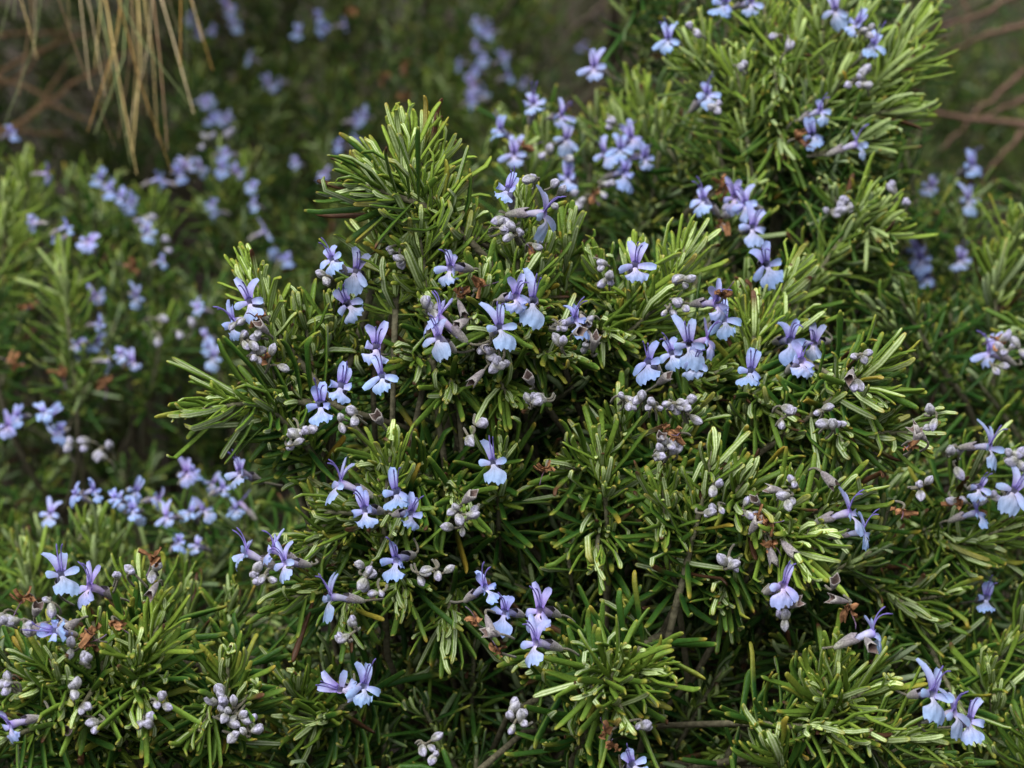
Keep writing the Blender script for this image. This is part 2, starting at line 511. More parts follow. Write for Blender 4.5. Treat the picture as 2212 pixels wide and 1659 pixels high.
TRIGHT = [
 (1590,130,.87,100,24,44,19,.8),(1720,60,.875,86,20,44,20,.9),(1500,80,.88,110,24,44,20,.8),(1830,150,.87,60,24,44,20,.7),
 (1960,130,.87,40,18,46,22,.8),(1990,60,.875,50,20,44,22,.8),(1680,200,.865,270,50,40,18,.5),(1880,430,.845,55,30,44,20,.8),
 (1930,480,.845,35,34,42,20,.7),(1800,420,.85,120,50,40,19,.4),(1620,420,.855,60,30,40,19,.6),(1480,120,.88,150,30,40,19,.7),
 (1900,520,.842,300,50,40,20,.5),(1380,190,.93,100,20,44,19,.9),(1330,260,.93,110,24,44,19,.7),(1440,250,.92,80,24,44,18,.6),
 (1180,290,.92,90,24,40,18,.7),(1120,320,.915,110,30,40,18,.6),(1860,30,.88,70,22,44,20,.8),(1780,-10,.88,90,22,44,20,.8),(1650,0,.88,95,22,44,20,.8),
 (1900,300,.86,10,36,40,21,.5),(1960,230,.865,10,26,42,22,.7),(1700,330,.86,280,50,40,19,.4),
]
SH_RIGHT = [
 (2150,560,.90,95,28,44,20,.6),(2190,480,.92,85,24,44,20,.7),(2200,720,.86,170,40,40,20,.4),(2150,960,.795,60,36,42,20,.5),
 (2200,1130,.79,30,40,42,20,.5),(2140,1440,.775,100,36,42,20,.6),(2060,1280,.79,20,44,42,21,.35),(2230,1330,.79,60,40,42,20,.4),
 (2090,420,1.0,90,24,40,18,.6),(2230,1560,.76,90,40,42,20,.4),(2100,1200,.795,330,46,42,21,.35),(2000,1330,.785,330,46,42,21,.3),(2110,1580,.765,300,52,42,21,.3),
]
for b, lst in ((main, MAIN), (fleft, FLEFT), (left, LEFT), (tright, TRIGHT), (right, SH_RIGHT)):
    for s in lst:
        b.shoot(*s, hi=(s[2] < .80), dens=1.4 if s[7] > .75 else 1.28)

def inside(poly, x, y):
    c = False
    for i in range(len(poly)):
        x1, y1 = poly[i]; x2, y2 = poly[i - 1]
        if (y1 > y) != (y2 > y) and x < (x2 - x1) * (y - y1) / (y2 - y1) + x1:
            c = not c
    return c

def fill(b, poly, d_of, n, young, tilt=(25, 60), ang=(40, 140), leaf=(16, 20), sep=70, dens=.76, L=42):
    xs_ = [p[0] for p in poly]; ys_ = [p[1] for p in poly]
    pts = []
    tries = 0
    while len(pts) < n and tries < n * 60:
        tries += 1
        x, y = rng.uniform(min(xs_), max(xs_)), rng.uniform(min(ys_), max(ys_))
        if not inside(poly, x, y) or any((x - a) ** 2 + (y - c) ** 2 < sep * sep for a, c in pts):
            continue
        pts.append((x, y))
        d = d_of(x, y) if callable(d_of) else rng.uniform(*d_of)
        b.shoot(x, y, d, ang(x, y) if callable(ang) else rng.uniform(*ang), rng.uniform(*tilt), L, rng.uniform(*leaf), rng.uniform(*young), hi=False, dens=dens)

# deeper growth that fills each bush behind its outermost sprigs; low youth darkens left, back and right leaves in place of shade
OUT = lambda x, y: math.degrees(math.atan2(1250 - y, x - 1250)) * .5 + 45 + rng.normal(0, 28) if y < 1250 else rng.normal(90, 45)
fill(main, [(640,800),(780,690),(960,640),(1250,640),(1500,670),(1760,740),(1920,900),(1930,1700),(580,1700),(620,1200),(650,1000)],
     (.77, .805), 74, (.0, .2), tilt=(25, 60), ang=OUT, leaf=(18, 23), sep=94)
fill(main, [(600,800),(760,680),(960,620),(1250,620),(1500,660),(1760,730),(1940,900),(1950,1700),(560,1700),(600,1200),(640,1000)],
     (.825, .86), 40, (.0, .25), tilt=(25, 60), ang=OUT, leaf=(17, 22), sep=105)
fill(main, [(620,860),(1000,680),(1500,740),(1900,930),(1950,1720),(540,1720),(640,1100)], (.87, .92), 34, (.0, .2), tilt=(25, 60), ang=OUT, leaf=(18, 22), sep=118)
fill(main, [(400,1660),(2300,1660),(2300,1950),(400,1950)], (.70, .76), 26, (.2, .5), tilt=(40, 70), ang=(0, 360), sep=110)
fill(fleft, [(-260,1420),(540,1420),(640,1900),(-260,1900)], (.775, .82), 32, (.0, .3), tilt=(25, 60), ang=(30, 150), leaf=(18, 22), sep=95)
fill(fleft, [(-260,1300),(520,1300),(520,1420),(-260,1420)], (.77, .80), 9, (.1, .4), tilt=(20, 50), sep=90)
fill(left, [(-260,330),(120,330),(330,440),(480,420),(620,520),(640,700),(-260,700)], lambda x, y: 1.16 - (y - 330) * .00022 + rng.uniform(-.03, .05), 46, (.0, .5), sep=60, leaf=(16, 19))
fill(left, [(-260,700),(640,700),(640,1060),(-260,1060)], lambda x, y: 1.22 - (y - 700) * .0004 + rng.uniform(-.03, .05), 38, (.0, .3), sep=72)
fill(left, [(-260,1080),(600,1080),(620,1300),(-260,1300)], lambda x, y: .93 - (y - 1080) * .0002 + rng.uniform(-.02, .04), 30, (.1, .45), sep=62, tilt=(15, 45))
fill(left, [(560,440),(900,440),(900,760),(560,760)], (1.12, 1.25), 22, (.1, .4), sep=75)
fill(back, [(380,-120),(1190,-120),(1180,320),(1000,380),(760,420),(420,330)], lambda x, y: 1.50 - (y + 120) * .0004 + rng.uniform(-.05, .07), 96, (.0, .7), sep=42, leaf=(16, 20))
fill(back, [(-250,-100),(380,-100),(380,330),(-250,330)], (1.45, 1.7), 52, (.0, .2), sep=42)
# unseen crown added to the back bush to shade the growth beneath it
fill(back, [(-350,-650),(2550,-650),(2550,-130),(-350,-130)], (1.3, 1.7), 70, (.0, .3), sep=60, leaf=(20, 24), dens=.65)
fill(back, [(-700,-220),(2900,-220),(2900,230),(-700,230)], (1.8, 2.2), 78, (.0, .35), sep=58, leaf=(22, 26), dens=.8, L=55)
fill(back, [(1190,-100),(1440,-100),(1440,160),(1190,160)], (1.8, 1.95), 22, (.0, .1), sep=38)
fill(back, [(2020,60),(2350,60),(2350,380),(2020,380)], (1.5, 1.75), 44, (.0, .2), sep=38)
fill(tright, [(1420,-150),(2000,-150),(2010,300),(1900,330),(1460,300)], lambda x, y: .94 + rng.uniform(0, .05), 34, (.0, .4), sep=72, leaf=(17, 20))
fill(tright, [(1440,280),(1900,280),(1980,520),(1960,640),(1560,600),(1440,440)], lambda x, y: .91 + rng.uniform(0, .05), 28, (.0, .35), sep=68, tilt=(25, 60), ang=(20, 160))
fill(tright, [(1040,250),(1240,230),(1330,210),(1480,230),(1480,480),(1250,460),(1050,420)], lambda x, y: .97 + rng.uniform(-.02, .05), 20, (.1, .5), sep=62)
fill(tright, [(1480,560),(1960,600),(2000,760),(1700,700),(1500,640)], (.83, .88), 14, (.1, .4), sep=70)
fill(right, [(1960,400),(2400,400),(2400,700),(1980,700)], (1.0, 1.1), 22, (.05, .4), sep=66)
fill(right, [(1960,620),(2420,620),(2420,1000),(2000,1000)], (.90, .98), 26, (.0, .25), sep=72)
fill(right, [(1960,960),(2420,960),(2420,1750),(1960,1750)], (.83, .90), 38, (.0, .2), sep=86, leaf=(18, 22), tilt=(25, 60), ang=(20, 160))

# ------------------------------------------------------------------ flowers, buds, withered flowers: shared meshes
def strip(ctrl, wid, nlen, nac, cup, side_dir, col_fn, edge_fn=None, ruffle=0.0):
    """petal along a bezier, width profile wid(t), cupped by cup; returns verts, faces, colours"""
    ctrl = np.array(ctrl, float)
    p = bezier(*ctrl, nlen)
    tg = np.gradient(p, axis=0); tg /= np.linalg.norm(tg, axis=1)[:, None]
    sv = np.array(side_dir, float)
    V, C = [], []
    for i in range(nlen):
        t = i / (nlen - 1)
        s = unit(sv - tg[i] * np.dot(sv, tg[i])); n = np.cross(s, tg[i])
        for k in range(nac):
            a = 2 * k / (nac - 1) - 1
            w = wid(t)
            q = p[i] + s * a * w + n * (cup * w * a * a + ruffle * math.sin(a * 9 + i) * t)
            if edge_fn is not None:
                q = q + tg[i] * edge_fn(a, t)
            V.append(q); C.append(col_fn(t, a))
    F = [(i * nac + k, i * nac + k + 1, (i + 1) * nac + k + 1, (i + 1) * nac + k) for i in range(nlen - 1) for k in range(nac - 1)]
    return np.array(V), F, np.array(C)

MM = .001
BLUE = np.array([.36, .485, .88]); LILAC = np.array([.43, .425, .82]); PALE = np.array([.56, .53, .78]); VIOLET = np.array([.21, .16, .50])

def mixc(a, b, f):
    return a + (b - a) * min(max(f, 0), 1)

def flower_kit(i):
    rs = np.random.default_rng(100 + i)
    j = lambda s: rs.normal(0, s)
    dk = rs.uniform(.80, 1.06) * np.array([rs.uniform(.86, 1.08), rs.uniform(.94, 1.08), rs.uniform(.92, 1.02)])
    curl = rs.uniform(-1, 1)
    half = rs.random() < .2                                 # not fully open
    kit = []
    # tube and throat: lathe along -x
    xs_ = np.array([0.8, 0, -1.5, -3.5, -6.0, -7.5]); rs_ = np.array([1.5, 1.35, 1.25, 1.0, .75, .65])
    path = np.stack([xs_, 0 * xs_, -.05 * (xs_ - .8) ** 2 * .6], 1) * MM
    V, F, _ = tube(path, rs_ * MM, 8, PALE)
    F = F[:-2]
    C = np.array([mixc(VIOLET * 1.4, PALE, (k // 8) / 2) if k // 8 < 2 else mixc(PALE, LILAC * .8, (k // 8 - 2) / 3) for k in range(len(V))])
    kit.append(('flower', V, F, C * dk, M_petal))
    # two upper lobes
    up = rs.uniform(.7, 1.15)
    for s in (-1, 1):
        V, F, C = strip(np.array([[.2, s * .5, .9], [.0, s * .8, 3.0], [-.6 + j(.3), s * 1.1, 4.6 * up], [-1.8 + j(1.1) + 1.5 * half, s * (2.6 + j(.8) - 1.2 * half), 6.6 * up + j(.6)]]) * MM,
                        lambda t: (.9 + .45 * math.sin(t * 2.6)) * MM * (1 if t < .9 else .62), 7, 5, .45, (0, 1, 0),
                        lambda t, a: mixc(mixc(VIOLET * 1.3, LILAC, t * 2.2), BLUE * 1.02, t - .35) * (1 - .22 * math.exp(-(a / .25) ** 2) * (1 - t)))
        kit.append(('upper_petal', V, F, C * dk, M_petal))
    # two side lobes
    for s in (-1, 1):
        dz = j(1.3)
        V, F, C = strip(np.array([[.7, s * .9, -.5], [1.6, s * 2.2, -.5 + dz * .2], [2.2, s * 3.6, -.9 + dz * .6], [2.3 + j(1.0), s * (5.2 + j(.7) - 1.6 * half), -1.6 + dz]]) * MM,
                        lambda t: (.62 + .62 * math.sin(min(t * 2.0, 1.9))) * MM * (1 if t < .9 else .6), 6, 5, -.35, (0, 0, 1),
                        lambda t, a: mixc(LILAC * 1.1, BLUE * 1.02, t * 1.1))
        kit.append(('side_petal', V, F, C * dk, M_petal))
    # large toothed lower lip
    ph = rs.uniform(0, 6)
    lw = rs.uniform(3.3, 4.2)
    V, F, C = strip(np.array([[.9, 0, -.9], [2.2, j(.2), -2.0], [3.2 + .6 * curl, j(.5), -3.6], [2.6 + 1.8 * curl + j(.6), j(.9), -6.8 + j(.6) + .8 * half]]) * MM,
                    lambda t: (.75 + (lw - .75) * (1 / (1 + math.exp(-(t - .48) * 13)))) * MM * (1 if t < .92 else .93), 10, 17, .42, (0, 1, 0),
                    lambda t, a: mixc(PALE * 1.08, BLUE, (t - .15) * 1.5) * (1 - .10 * math.exp(-(a / .15) ** 2)) * (1 - .12 * (math.sin(a * 22 + ph) > .3) * (t < .85)) * (1 - .35 * (abs(a) < .6) * (.25 < t < .5) * (math.sin(t * 60 + a * 17 + ph) > .55)),
                    lambda a, t: (-.95 * math.exp(-(a / .22) ** 2) - 1.6 * abs(a) ** 3 + .42 * math.sin(a * 15 + ph)) * t * t * MM, ruffle=.0002)
    kit.append(('lower_petal', V, F, C * dk, M_petal))
    # stamens and style arching forward over the mouth
    for s in (-1, 1):
        zz = rs.uniform(5.0, 7.2)
        p = bezier(*(np.array([[.3, s * .3, .7], [1.6, s * .4, 3.5], [2.6, s * .55, zz], [5.4 + j(.8), s * .8 + j(.4), zz + .4 + j(.8)]]) * MM), 8)
        V, F, C = tube(p, np.array([.26, .25, .24, .22, .2, .19, .30, .16]) * MM, 5, (.26, .22, .60), (.17, .14, .44))
        kit.append(('stamen', V, F, C, M_petal))
    # calyx: bell with two lips
    xs_ = np.array([-5.2, -6.6, -8.4, -10.2, -11.2]); rr = np.array([1.75, 1.55, 1.3, .95, .45])
    path = np.stack([xs_, 0 * xs_, -.03 * (xs_ - .8) ** 2 * .55], 1) * MM
    V, F, C = tube(path, rr * MM, 8, (.22, .19, .23), (.24, .25, .19), knob=.12)
    for k in (0, 3, 5):
        V[k] += np.array([1.5, 0, 0]) * MM
    kit.append(('calyx', V, F[:-2] + [F[-1]], C, M_wool))
    return [(n, raw_mesh(n, V, F, m, C)) for n, V, F, C, m in kit]

def bud_mesh(i):
    rs = np.random.default_rng(300 + i)
    L = rs.uniform(4.0, 5.6); r = rs.uniform(1.25, 1.6)
    n = 9
    t = np.linspace(0, 1, n)
    path = np.stack([t * L, .25 * np.sin(t * 3) * rs.normal(0, 1, 1), 0 * t], 1) * MM
    prof = np.array([.30, .62, .82, .92, 1.0, .98, .84, .55, .10]) * r * MM
    op = rs.random()
    V, F, C = tube(path, prof, 9, (.3, .3, .3))
    cal = np.array([.28, .285, .255]) * rs.uniform(.75, 1.15); lil = mixc(np.array([.33, .335, .36]), np.array([.34, .33, .50]), op)
    C = np.array([mixc(cal, lil, (k // 9 / 8 - .45 - .12 * math.sin(k % 9 * 2.1)) * 4) * (0.55 if (k % 9) % 3 == 0 else 1.12) for k in range(len(V))])
    for k in range(len(V)):                                 # ribs
        c0 = path[k // 9]
        V[k] = c0 + (V[k] - c0) * (1.0 + (.10 if (k % 9) % 3 else -.10))
    return raw_mesh('bud', V, F, M_wool, C)

def open_calyx_mesh(i):
    rs = np.random.default_rng(500 + i)
    n = 8
    rings = [(-.3, .35), (.8, .95), (2.4, 1.35), (4.0, 1.55), (5.2, 1.75)]
    inner = [(4.9, 1.45), (3.0, 1.1), (1.2, .6)]
    V, C = [], []
    outc = np.array([.17, .15, .165]) * rs.uniform(.8, 1.3); rim = np.array([.36, .34, .33]); inn = np.array([.14, .095, .085])
    for q, (x, r) in enumerate(rings + inner):
        for k in range(n):
            a = 2 * math.pi * k / n
            xx = x
            if q in (4, 5):
                xx = x + (1.9 if k in (0, 3, 5) else 0) * (1 if q == 4 else .8)
                r2 = r * (1.18 if k in (0, 3, 5) else .95)
            else:
                r2 = r
            V.append(np.array([xx, math.cos(a) * r2 * .8, math.sin(a) * r2]) * MM)
            C.append(mixc(outc, rim, 1 if q == 4 else (.3 if (k % 2) else 0)) if q < 5 else inn)
    nr = len(rings) + len(inner)
    F = [(q * n + k, q * n + (k + 1) % n, (q + 1) * n + (k + 1) % n, (q + 1) * n + k) for q in range(nr - 1) for k in range(n)]
    F.append(tuple(range(n - 1, -1, -1)))
    F.append(tuple(range((nr - 1) * n, nr * n)))
    return raw_mesh('empty_calyx', np.array(V), F, M_wool, np.array(C))

def withered_mesh(i):
    rs = np.random.default_rng(700 + i)
    VV, FF, CC, off = [], [], [], 0
    for k in range(5):
        a = rs.uniform(0, 6.28)
        dv = np.array([rs.uniform(1, 4), math.cos(a) * 2.2, math.sin(a) * 2.2])
        c = np.array([[0, 0, 0], dv * .4, dv * .8 + rs.normal(0, .8, 3), dv + rs.normal(0, 1.3, 3) - np.array([1.2, 0, 0])]) * MM
        base = np.array([.23, .115, .055]) * rs.uniform(.6, 1.4)
        V, F, C = strip(c, lambda t: (.5 + .8 * math.sin(t * 2.8)) * MM, 6, 5, rs.uniform(-.8, .8), rs.normal(0, 1, 3),
                        lambda t, q: base * (1 + .5 * math.sin(q * 4 + t * 5)), ruffle=.0006)
        VV.append(V); FF += [tuple(x + off for x in f) for f in F]; CC.append(C); off += len(V)
    p = bezier(*(np.array([[0, 0, 0], [2, .4, 1.5], [4, rs.normal(0, .6), 3.2], [6, rs.normal(0, 1), 4]]) * MM), 6)
    V, F, C = tube(p, np.full(6, .2 * MM), 4, (.16, .07, .05), (.16, .12, .22))
    VV.append(V); FF += [tuple(x + off for x in f) for f in F]; CC.append(C)
    return raw_mesh('withered_flower', np.concatenate(VV), FF, M_dry, np.concatenate(CC))

FLOWER_KITS = [flower_kit(i) for i in range(14)]
BUDS = [bud_mesh(i) for i in range(7)]
CALYCES = [open_calyx_mesh(i) for i in range(5)]
WITHERED = [withered_mesh(i) for i in range(5)]

def frame_matrix(loc, x, z, scale):
    x = unit(x); z = unit(z - x * np.dot(z, x)); y = np.cross(z, x)
    m = Matrix(((x[0], y[0], z[0], loc[0]), (x[1], y[1], z[1], loc[1]), (x[2], y[2], z[2], loc[2]), (0, 0, 0, 1)))
    return m @ Matrix.Diagonal((scale, scale, scale, 1))

for b in BUSHES:
    b.pts = np.concatenate(b.stem_pts)

CLEAR = []      # pixel x, y, radius px, depth: leaves do not grow across the face of a flower there

def stalk_to_stem(b, m_child, start, toward, parent, m_parent, maxlen=.009):
    """short stalk from a calyx to the nearest stem, as a part of the flower or bud"""
    dd = np.linalg.norm(b.pts - start, axis=1)
    e = b.pts[dd.argmin()]
    if dd.min() > maxlen:
        e = start + unit(unit(e - start) * .7 + toward * .5 + FWD * .8) * maxlen
    mid = start + toward * np.linalg.norm(e - start) * .4
    path = bezier(start, mid, (mid + e) / 2, e, 6)
    inv = np.array(m_parent.inverted())
    path = path @ inv[:3, :3].T + inv[:3, 3]
    sc = m_parent.to_scale()[0]
    V, F, C = tube(path, np.full(6, .00040 / sc), 5, (.13, .12, .085))
    link('stalk', raw_mesh('stalk', V, F, M_wool, C), parent)

def orient(roll, yaw, pitch):
    x = math.cos(R(yaw)) * math.cos(R(pitch)) * (-FWD) + math.sin(R(yaw)) * math.cos(R(pitch)) * RIGHT + math.sin(R(pitch)) * UPV
    up = math.cos(R(roll)) * UPV - math.sin(R(roll)) * RIGHT
    return x, up

def add_flower(b, x, y, d, roll=0, yaw=0, pitch=5, size=1.0, detail=True, clear=True):
    loc = P(x, y, d)
    fx, up = orient(roll, yaw, pitch)
    m = frame_matrix(loc, fx, up, size)
    kit = FLOWER_KITS[rng.integers(len(FLOWER_KITS))]
    ml = Matrix.Translation(-Vector(b.root)) @ m
    root = link('flower', kit[0][1], b.empty)
    root.matrix_local = ml
    for n, me in kit[1:]:
        if not detail and n == 'stamen':
            continue
        if n in ('upper_petal', 'side_petal') and rng.random() < .06:      # a petal lost
            continue
        link(n, me, root)
    start = np.array(m @ Vector((-11 * MM, 0, -1.9 * MM)))
    if detail:
        stalk_to_stem(b, None, start, -unit(fx), root, m)
    if clear:
        CLEAR.append((x, y, 37 * size * FOCUS / d, d + .006))

def add_bud(b, x, y, d, roll=None, kind='bud', size=1.0, clear=True):
    loc = P(x, y, d)
    a = rng.uniform(0, 360) if roll is None else roll
    fx = axis_dir(a, rng.uniform(15, 70))
    z = unit(rng.normal(0, 1, 3))
    m = frame_matrix(loc, fx, z, size)
    me = {'bud': BUDS, 'empty_calyx': CALYCES, 'withered_flower': WITHERED}[kind]
    o = link(kind, me[rng.integers(len(me))], b.empty)
    o.matrix_local = Matrix.Translation(-Vector(b.root)) @ m
    stalk_to_stem(b, None, loc, -unit(fx), o, m, .007)
    if clear:
        CLEAR.append((x, y, 13 * size * FOCUS / d, d + .004))

# x, y, depth, roll, yaw, pitch
FL_MAIN = [
 (718,560,.728,10,-25,10),(770,585,.735,-5,20,5),(975,578,.712,3,-8,0),(540,650,.722,5,10,5),(508,695,.728,20,-50,5),(750,655,.735,10,30,-5),
 (812,748,.722,8,-20,0),(826,812,.718,-3,5,0),(738,832,.722,-12,-20,-5),(692,872,.722,-10,-25,0),(950,688,.715,12,-55,10),(948,730,.708,-4,-40,5),
 (1078,706,.703,2,30,5),(1112,640,.708,3,15,0),(1152,648,.712,-6,40,0),(1098,410,.732,8,20,10),(1172,462,.728,-8,45,5),(1372,572,.738,-3,10,0),
 (1240,690,.73,-15,70,10),(1488,742,.738,0,0,0),(1452,762,.742,10,-30,0),(1402,782,.732,4,-6,0),(1525,735,.742,-10,40,0),(1545,655,.745,-5,30,5),
 (1500,782,.738,0,15,-10),(1562,690,.755,-12,35,0),(1622,800,.735,-5,20,0),(1066,998,.712,4,0,0),(738,1045,.722,8,-35,0),(790,1100,.708,8,-30,0),
 (856,1062,.702,0,2,0),(886,1108,.706,-14,25,0),(535,1195,.722,25,-75,10),(592,1188,.718,15,-50,5),(618,1215,.712,8,-35,0),(858,1208,.715,2,-20,-5),
 (718,1290,.725,10,-80,0),(1046,1270,.712,14,40,5),(1092,1322,.71,-12,10,5),(1168,1318,.712,10,-30,5),(1160,1388,.702,-6,-45,0),(735,1488,.718,75,-20,0),
 (785,1482,.712,-10,15,0),(1690,1265,.695,-8,10,5),(1832,1108,.715,-10,70,5),(1862,1150,.72,-15,50,0),(1882,1368,.702,-15,50,5),(2012,1498,.69,-6,20,5),
 (2058,1540,.69,-12,55,0),(2092,1555,.695,-10,30,0),(1365,1650,.70,0,0,10),(1730,780,.755,-8,20,0),(1760,740,.77,5,-30,0),(1705,735,.765,10,30,0),(520,1020,.80,5,-45,0),(1655,570,.79,0,15,0),
]
FL_FLEFT = [(132,1240,.712,-4,20,25),(196,1268,.74,5,-40,10),(118,1362,.69,60,-40,15),(25,1565,.69,20,-60,0)]
FL_TR = [(1612,440,.835,0,5,0),(1588,425,.838,8,-20,0),(1625,490,.83,-4,15,0),(1520,432,.84,6,-20,10),(1885,98,.855,-4,10,0),(1852,52,.86,-6,-10,5),(1755,290,.85,-2,10,0),
 (1848,312,.85,8,50,0),(1526,205,.868,0,0,0),(1806,22,.865,4,-30,0),(1565,8,.87,0,20,0),(1445,85,.872,6,-30,0),(1770,240,.852,0,20,0),(1620,5,.87,-8,10,0),
 (1340,322,.905,0,5,0),(1362,298,.91,-5,-10,0),(1392,340,.905,4,20,0),(1305,330,.905,0,-5,0),(1346,372,.90,-6,10,0),(1228,382,.895,5,-10,0),(1082,280,.90,8,-40,0),(1112,332,.895,0,-30,0),
 (1152,225,.905,0,10,25),(1212,250,.905,-10,20,5),(1285,145,.92,5,-20,0),(1222,300,.90,0,10,0)]
FL_RIGHT = [(2135,965,.775,-10,55,0),(2115,1052,.775,0,20,0),(2108,1108,.78,10,40,0),(2140,762,.84,5,-60,0),(1988,560,.99,0,0,0),(1975,540,1.0,10,20,0),(2000,600,.99,-8,0,0),(2090,432,1.0,0,20,0),
 (2010,402,1.02,0,0,0),(2098,358,1.03,0,10,0),(2130,1290,.80,-20,30,0),(2075,560,1.0,0,0,0),(2190,1060,.78,0,30,0)]
FL_LEFT = [(385,372,1.10,0,30,0),(352,392,1.10,80,0,0),(215,385,1.07,0,0,0),(238,408,1.07,6,20,0),(282,438,1.07,-20,30,0),(262,425,1.07,0,-20,0),(480,362,1.12,0,0,0),(512,372,1.12,5,10,0),(545,402,1.11,-5,20,0),
 (550,440,1.11,0,0,0),(458,440,1.12,0,-20,0),(492,330,1.13,0,0,0),(570,500,1.09,-10,20,0),(142,490,.99,8,-10,0),(190,520,.99,0,20,0),(72,482,1.0,0,-20,0),(100,375,1.06,0,10,0),
 (22,285,1.10,0,0,0),(318,500,1.05,0,20,0),(350,562,1.03,-10,30,0),(168,742,1.0,0,10,0),(262,765,.99,0,0,0),(285,780,.99,6,20,0),(212,700,1.0,0,0,0),(292,640,1.02,-5,20,0),(205,640,1.02,0,0,0),
 (40,898,.93,10,-30,0),(95,890,.93,0,10,0),(15,920,.93,0,-20,0),(165,1068,.87,10,-20,10),(200,1060,.875,0,20,10),(250,1075,.88,0,0,5),(292,1060,.885,0,15,5),(285,1100,.88,10,0,5),(362,1115,.89,0,10,0),(402,1020,.90,0,10,0),
 (480,1055,.90,5,0,0),(440,1100,.90,0,10,0),(385,1170,.87,0,0,10),(510,1100,.90,0,20,0),(430,665,1.03,0,0,0),(445,725,1.02,0,10,0),(620,560,1.12,0,0,0),(460,770,1.0,0,0,0),(130,930,.95,0,0,0),(110,1110,.90,0,-30,0)]
FL_BACK = [(1030,45,1.32,0,-20,0),(1046,72,1.31,8,20,0),(1028,100,1.31,0,0,0),(1042,128,1.30,0,20,0),(1030,150,1.30,-6,0,0),(1085,130,1.31,-10,30,0),(1022,185,1.29,0,-10,0),(1045,200,1.29,5,10,0),(1098,165,1.31,0,0,0),
 (645,70,1.30,0,0,0),(688,35,1.31,0,20,0),(700,62,1.31,0,0,0),(505,52,1.33,0,10,0),(540,125,1.30,0,0,0),(445,222,1.27,0,0,0),(485,258,1.26,0,20,0),(455,258,1.26,0,0,0),(768,262,1.24,0,10,0),(785,250,1.24,0,-10,0),
 (640,350,1.2,0,0,0),(1022,215,1.27,0,0,0),(410,40,1.36,0,0,0),(492,12,1.36,0,0,0),(1255,100,1.7,0,0,0),(770,300,1.22,0,10,0),(580,180,1.35,0,0,0)]
for lst in (FL_LEFT, FL_BACK):                  # more blossom half hidden behind the first
    for (x, y, d, ro, ya, pi_) in list(lst):
        if rng.random() < .6:
            lst.append((x + rng.normal(0, 24), y + rng.normal(4, 18), d + .012, rng.normal(0, 20), rng.normal(0, 45), rng.normal(0, 15)))
for lst, b, det in ((FL_MAIN, main, True), (FL_FLEFT, fleft, True), (FL_TR, tright, True), (FL_RIGHT, right, True), (FL_LEFT, left, False), (FL_BACK, back, False)):
    for (x, y, d, ro, ya, pi_) in lst:
        ju = 1.0 if det else 2.0
        add_flower(b, x, y, d - (.0 if det else .006), ro + rng.normal(0, 13 * ju), ya + rng.normal(0, 19 * ju), pi_ + rng.normal(0, 9), rng.uniform(.86, 1.08) * (1 if det else .74), det, det or rng.random() < .25)

BUD_MAIN = [(1082,490,3),(1100,480,2),(1115,505,3),(1160,525,1),(1300,572,1),(1310,600,2),(1482,600,2),(1475,662,1),(1440,670,2),(525,735,3),(560,715,1),(600,790,1),(545,765,3),(530,690,2),(920,665,3),(935,680,2),
 (1050,760,3),(1085,775,2),(1070,790,2),(1345,858,1),(1362,868,2),(1382,855,1),(1410,872,2),(1460,870,4),(1480,880,3),(1790,910,3),(1775,885,1),(1440,960,3),(1452,980,2),(1430,975,2),(1548,1052,1),(1520,1108,1),(1545,1105,1),
 (1608,1105,2),(1625,1115,1),(1700,1080,2),(1575,1205,1),(1580,1222,1),(1690,1335,3),(1990,1048,2),(2022,905,2),(985,1100,2),(1010,1120,2),(1030,1100,1),(1000,1140,1),(785,1225,1),(790,1250,2),(905,1245,1),(935,1230,2),(820,1275,1),
 (560,1245,2),(580,1250,1),(545,1240,1),(755,1372,2),(765,1350,1),(1112,1530,2),(1105,1550,2),(1125,1560,1),(1385,1560,2),(925,1610,2),(940,1630,1),(640,940,2),(655,935,2),(635,960,1),(735,915,1),(765,900,1),(1040,920,1),(1020,940,1),
 (1210,700,2),(1270,690,2),(1150,870,2),(1180,865,2),(1720,1045,1),(1860,770,2),(1850,820,1),(1690,910,2),(1155,385,1),(1205,420,2),(870,560,2),(850,545,1),(700,600,2),(1275,745,1),(1215,745,2)]
CAL_MAIN = [(1010,690),(1045,800),(1035,745),(1255,680),(1240,720),(1260,705),(1425,955),(1775,1020),(1690,1060),(1640,1090),(1690,1170),(1660,1180),(1620,1150),(1050,1330),(1080,1370),(1800,1270),(1830,1300),(1700,1310),(580,720),(825,915),(1000,1085),(1840,800),(2000,950),(1975,960),(1150,830),(1280,760),(1420,830),(1870,1380),(990,650)]
WI_MAIN = [(1032,622),(1002,640),(1158,556),(572,775),(1440,935),(1470,935),(1640,1108),(1655,1130),(1665,1168),(1950,1100),(1965,960),(1030,1345),(1080,1410),(1310,1580),(1320,1610),(1835,1312),(1560,640),(560,690),(1180,1010)]
def main_depth(x, y):
    b = (.733 if y < 560 else .72 if y < 900 else .712 if y < 1250 else .70)
    return b + (.022 if 1250 < x < 1800 and y < 850 else 0)
for (x, y, n) in BUD_MAIN:
    for k in range(n + 1):
        add_bud(main, x + (rng.normal(0, 8) if k else 0), y + (rng.normal(0, 8) if k else 0), main_depth(x, y) + rng.uniform(-.002, .004), None, 'bud', rng.uniform(.65, 1.05))
for (x, y) in CAL_MAIN: add_bud(main, x, y, main_depth(x, y), None, 'empty_calyx', rng.uniform(.85, 1.1))
for (x, y) in WI_MAIN: add_bud(main, x, y, main_depth(x, y), None, 'withered_flower', rng.uniform(.65, .95))
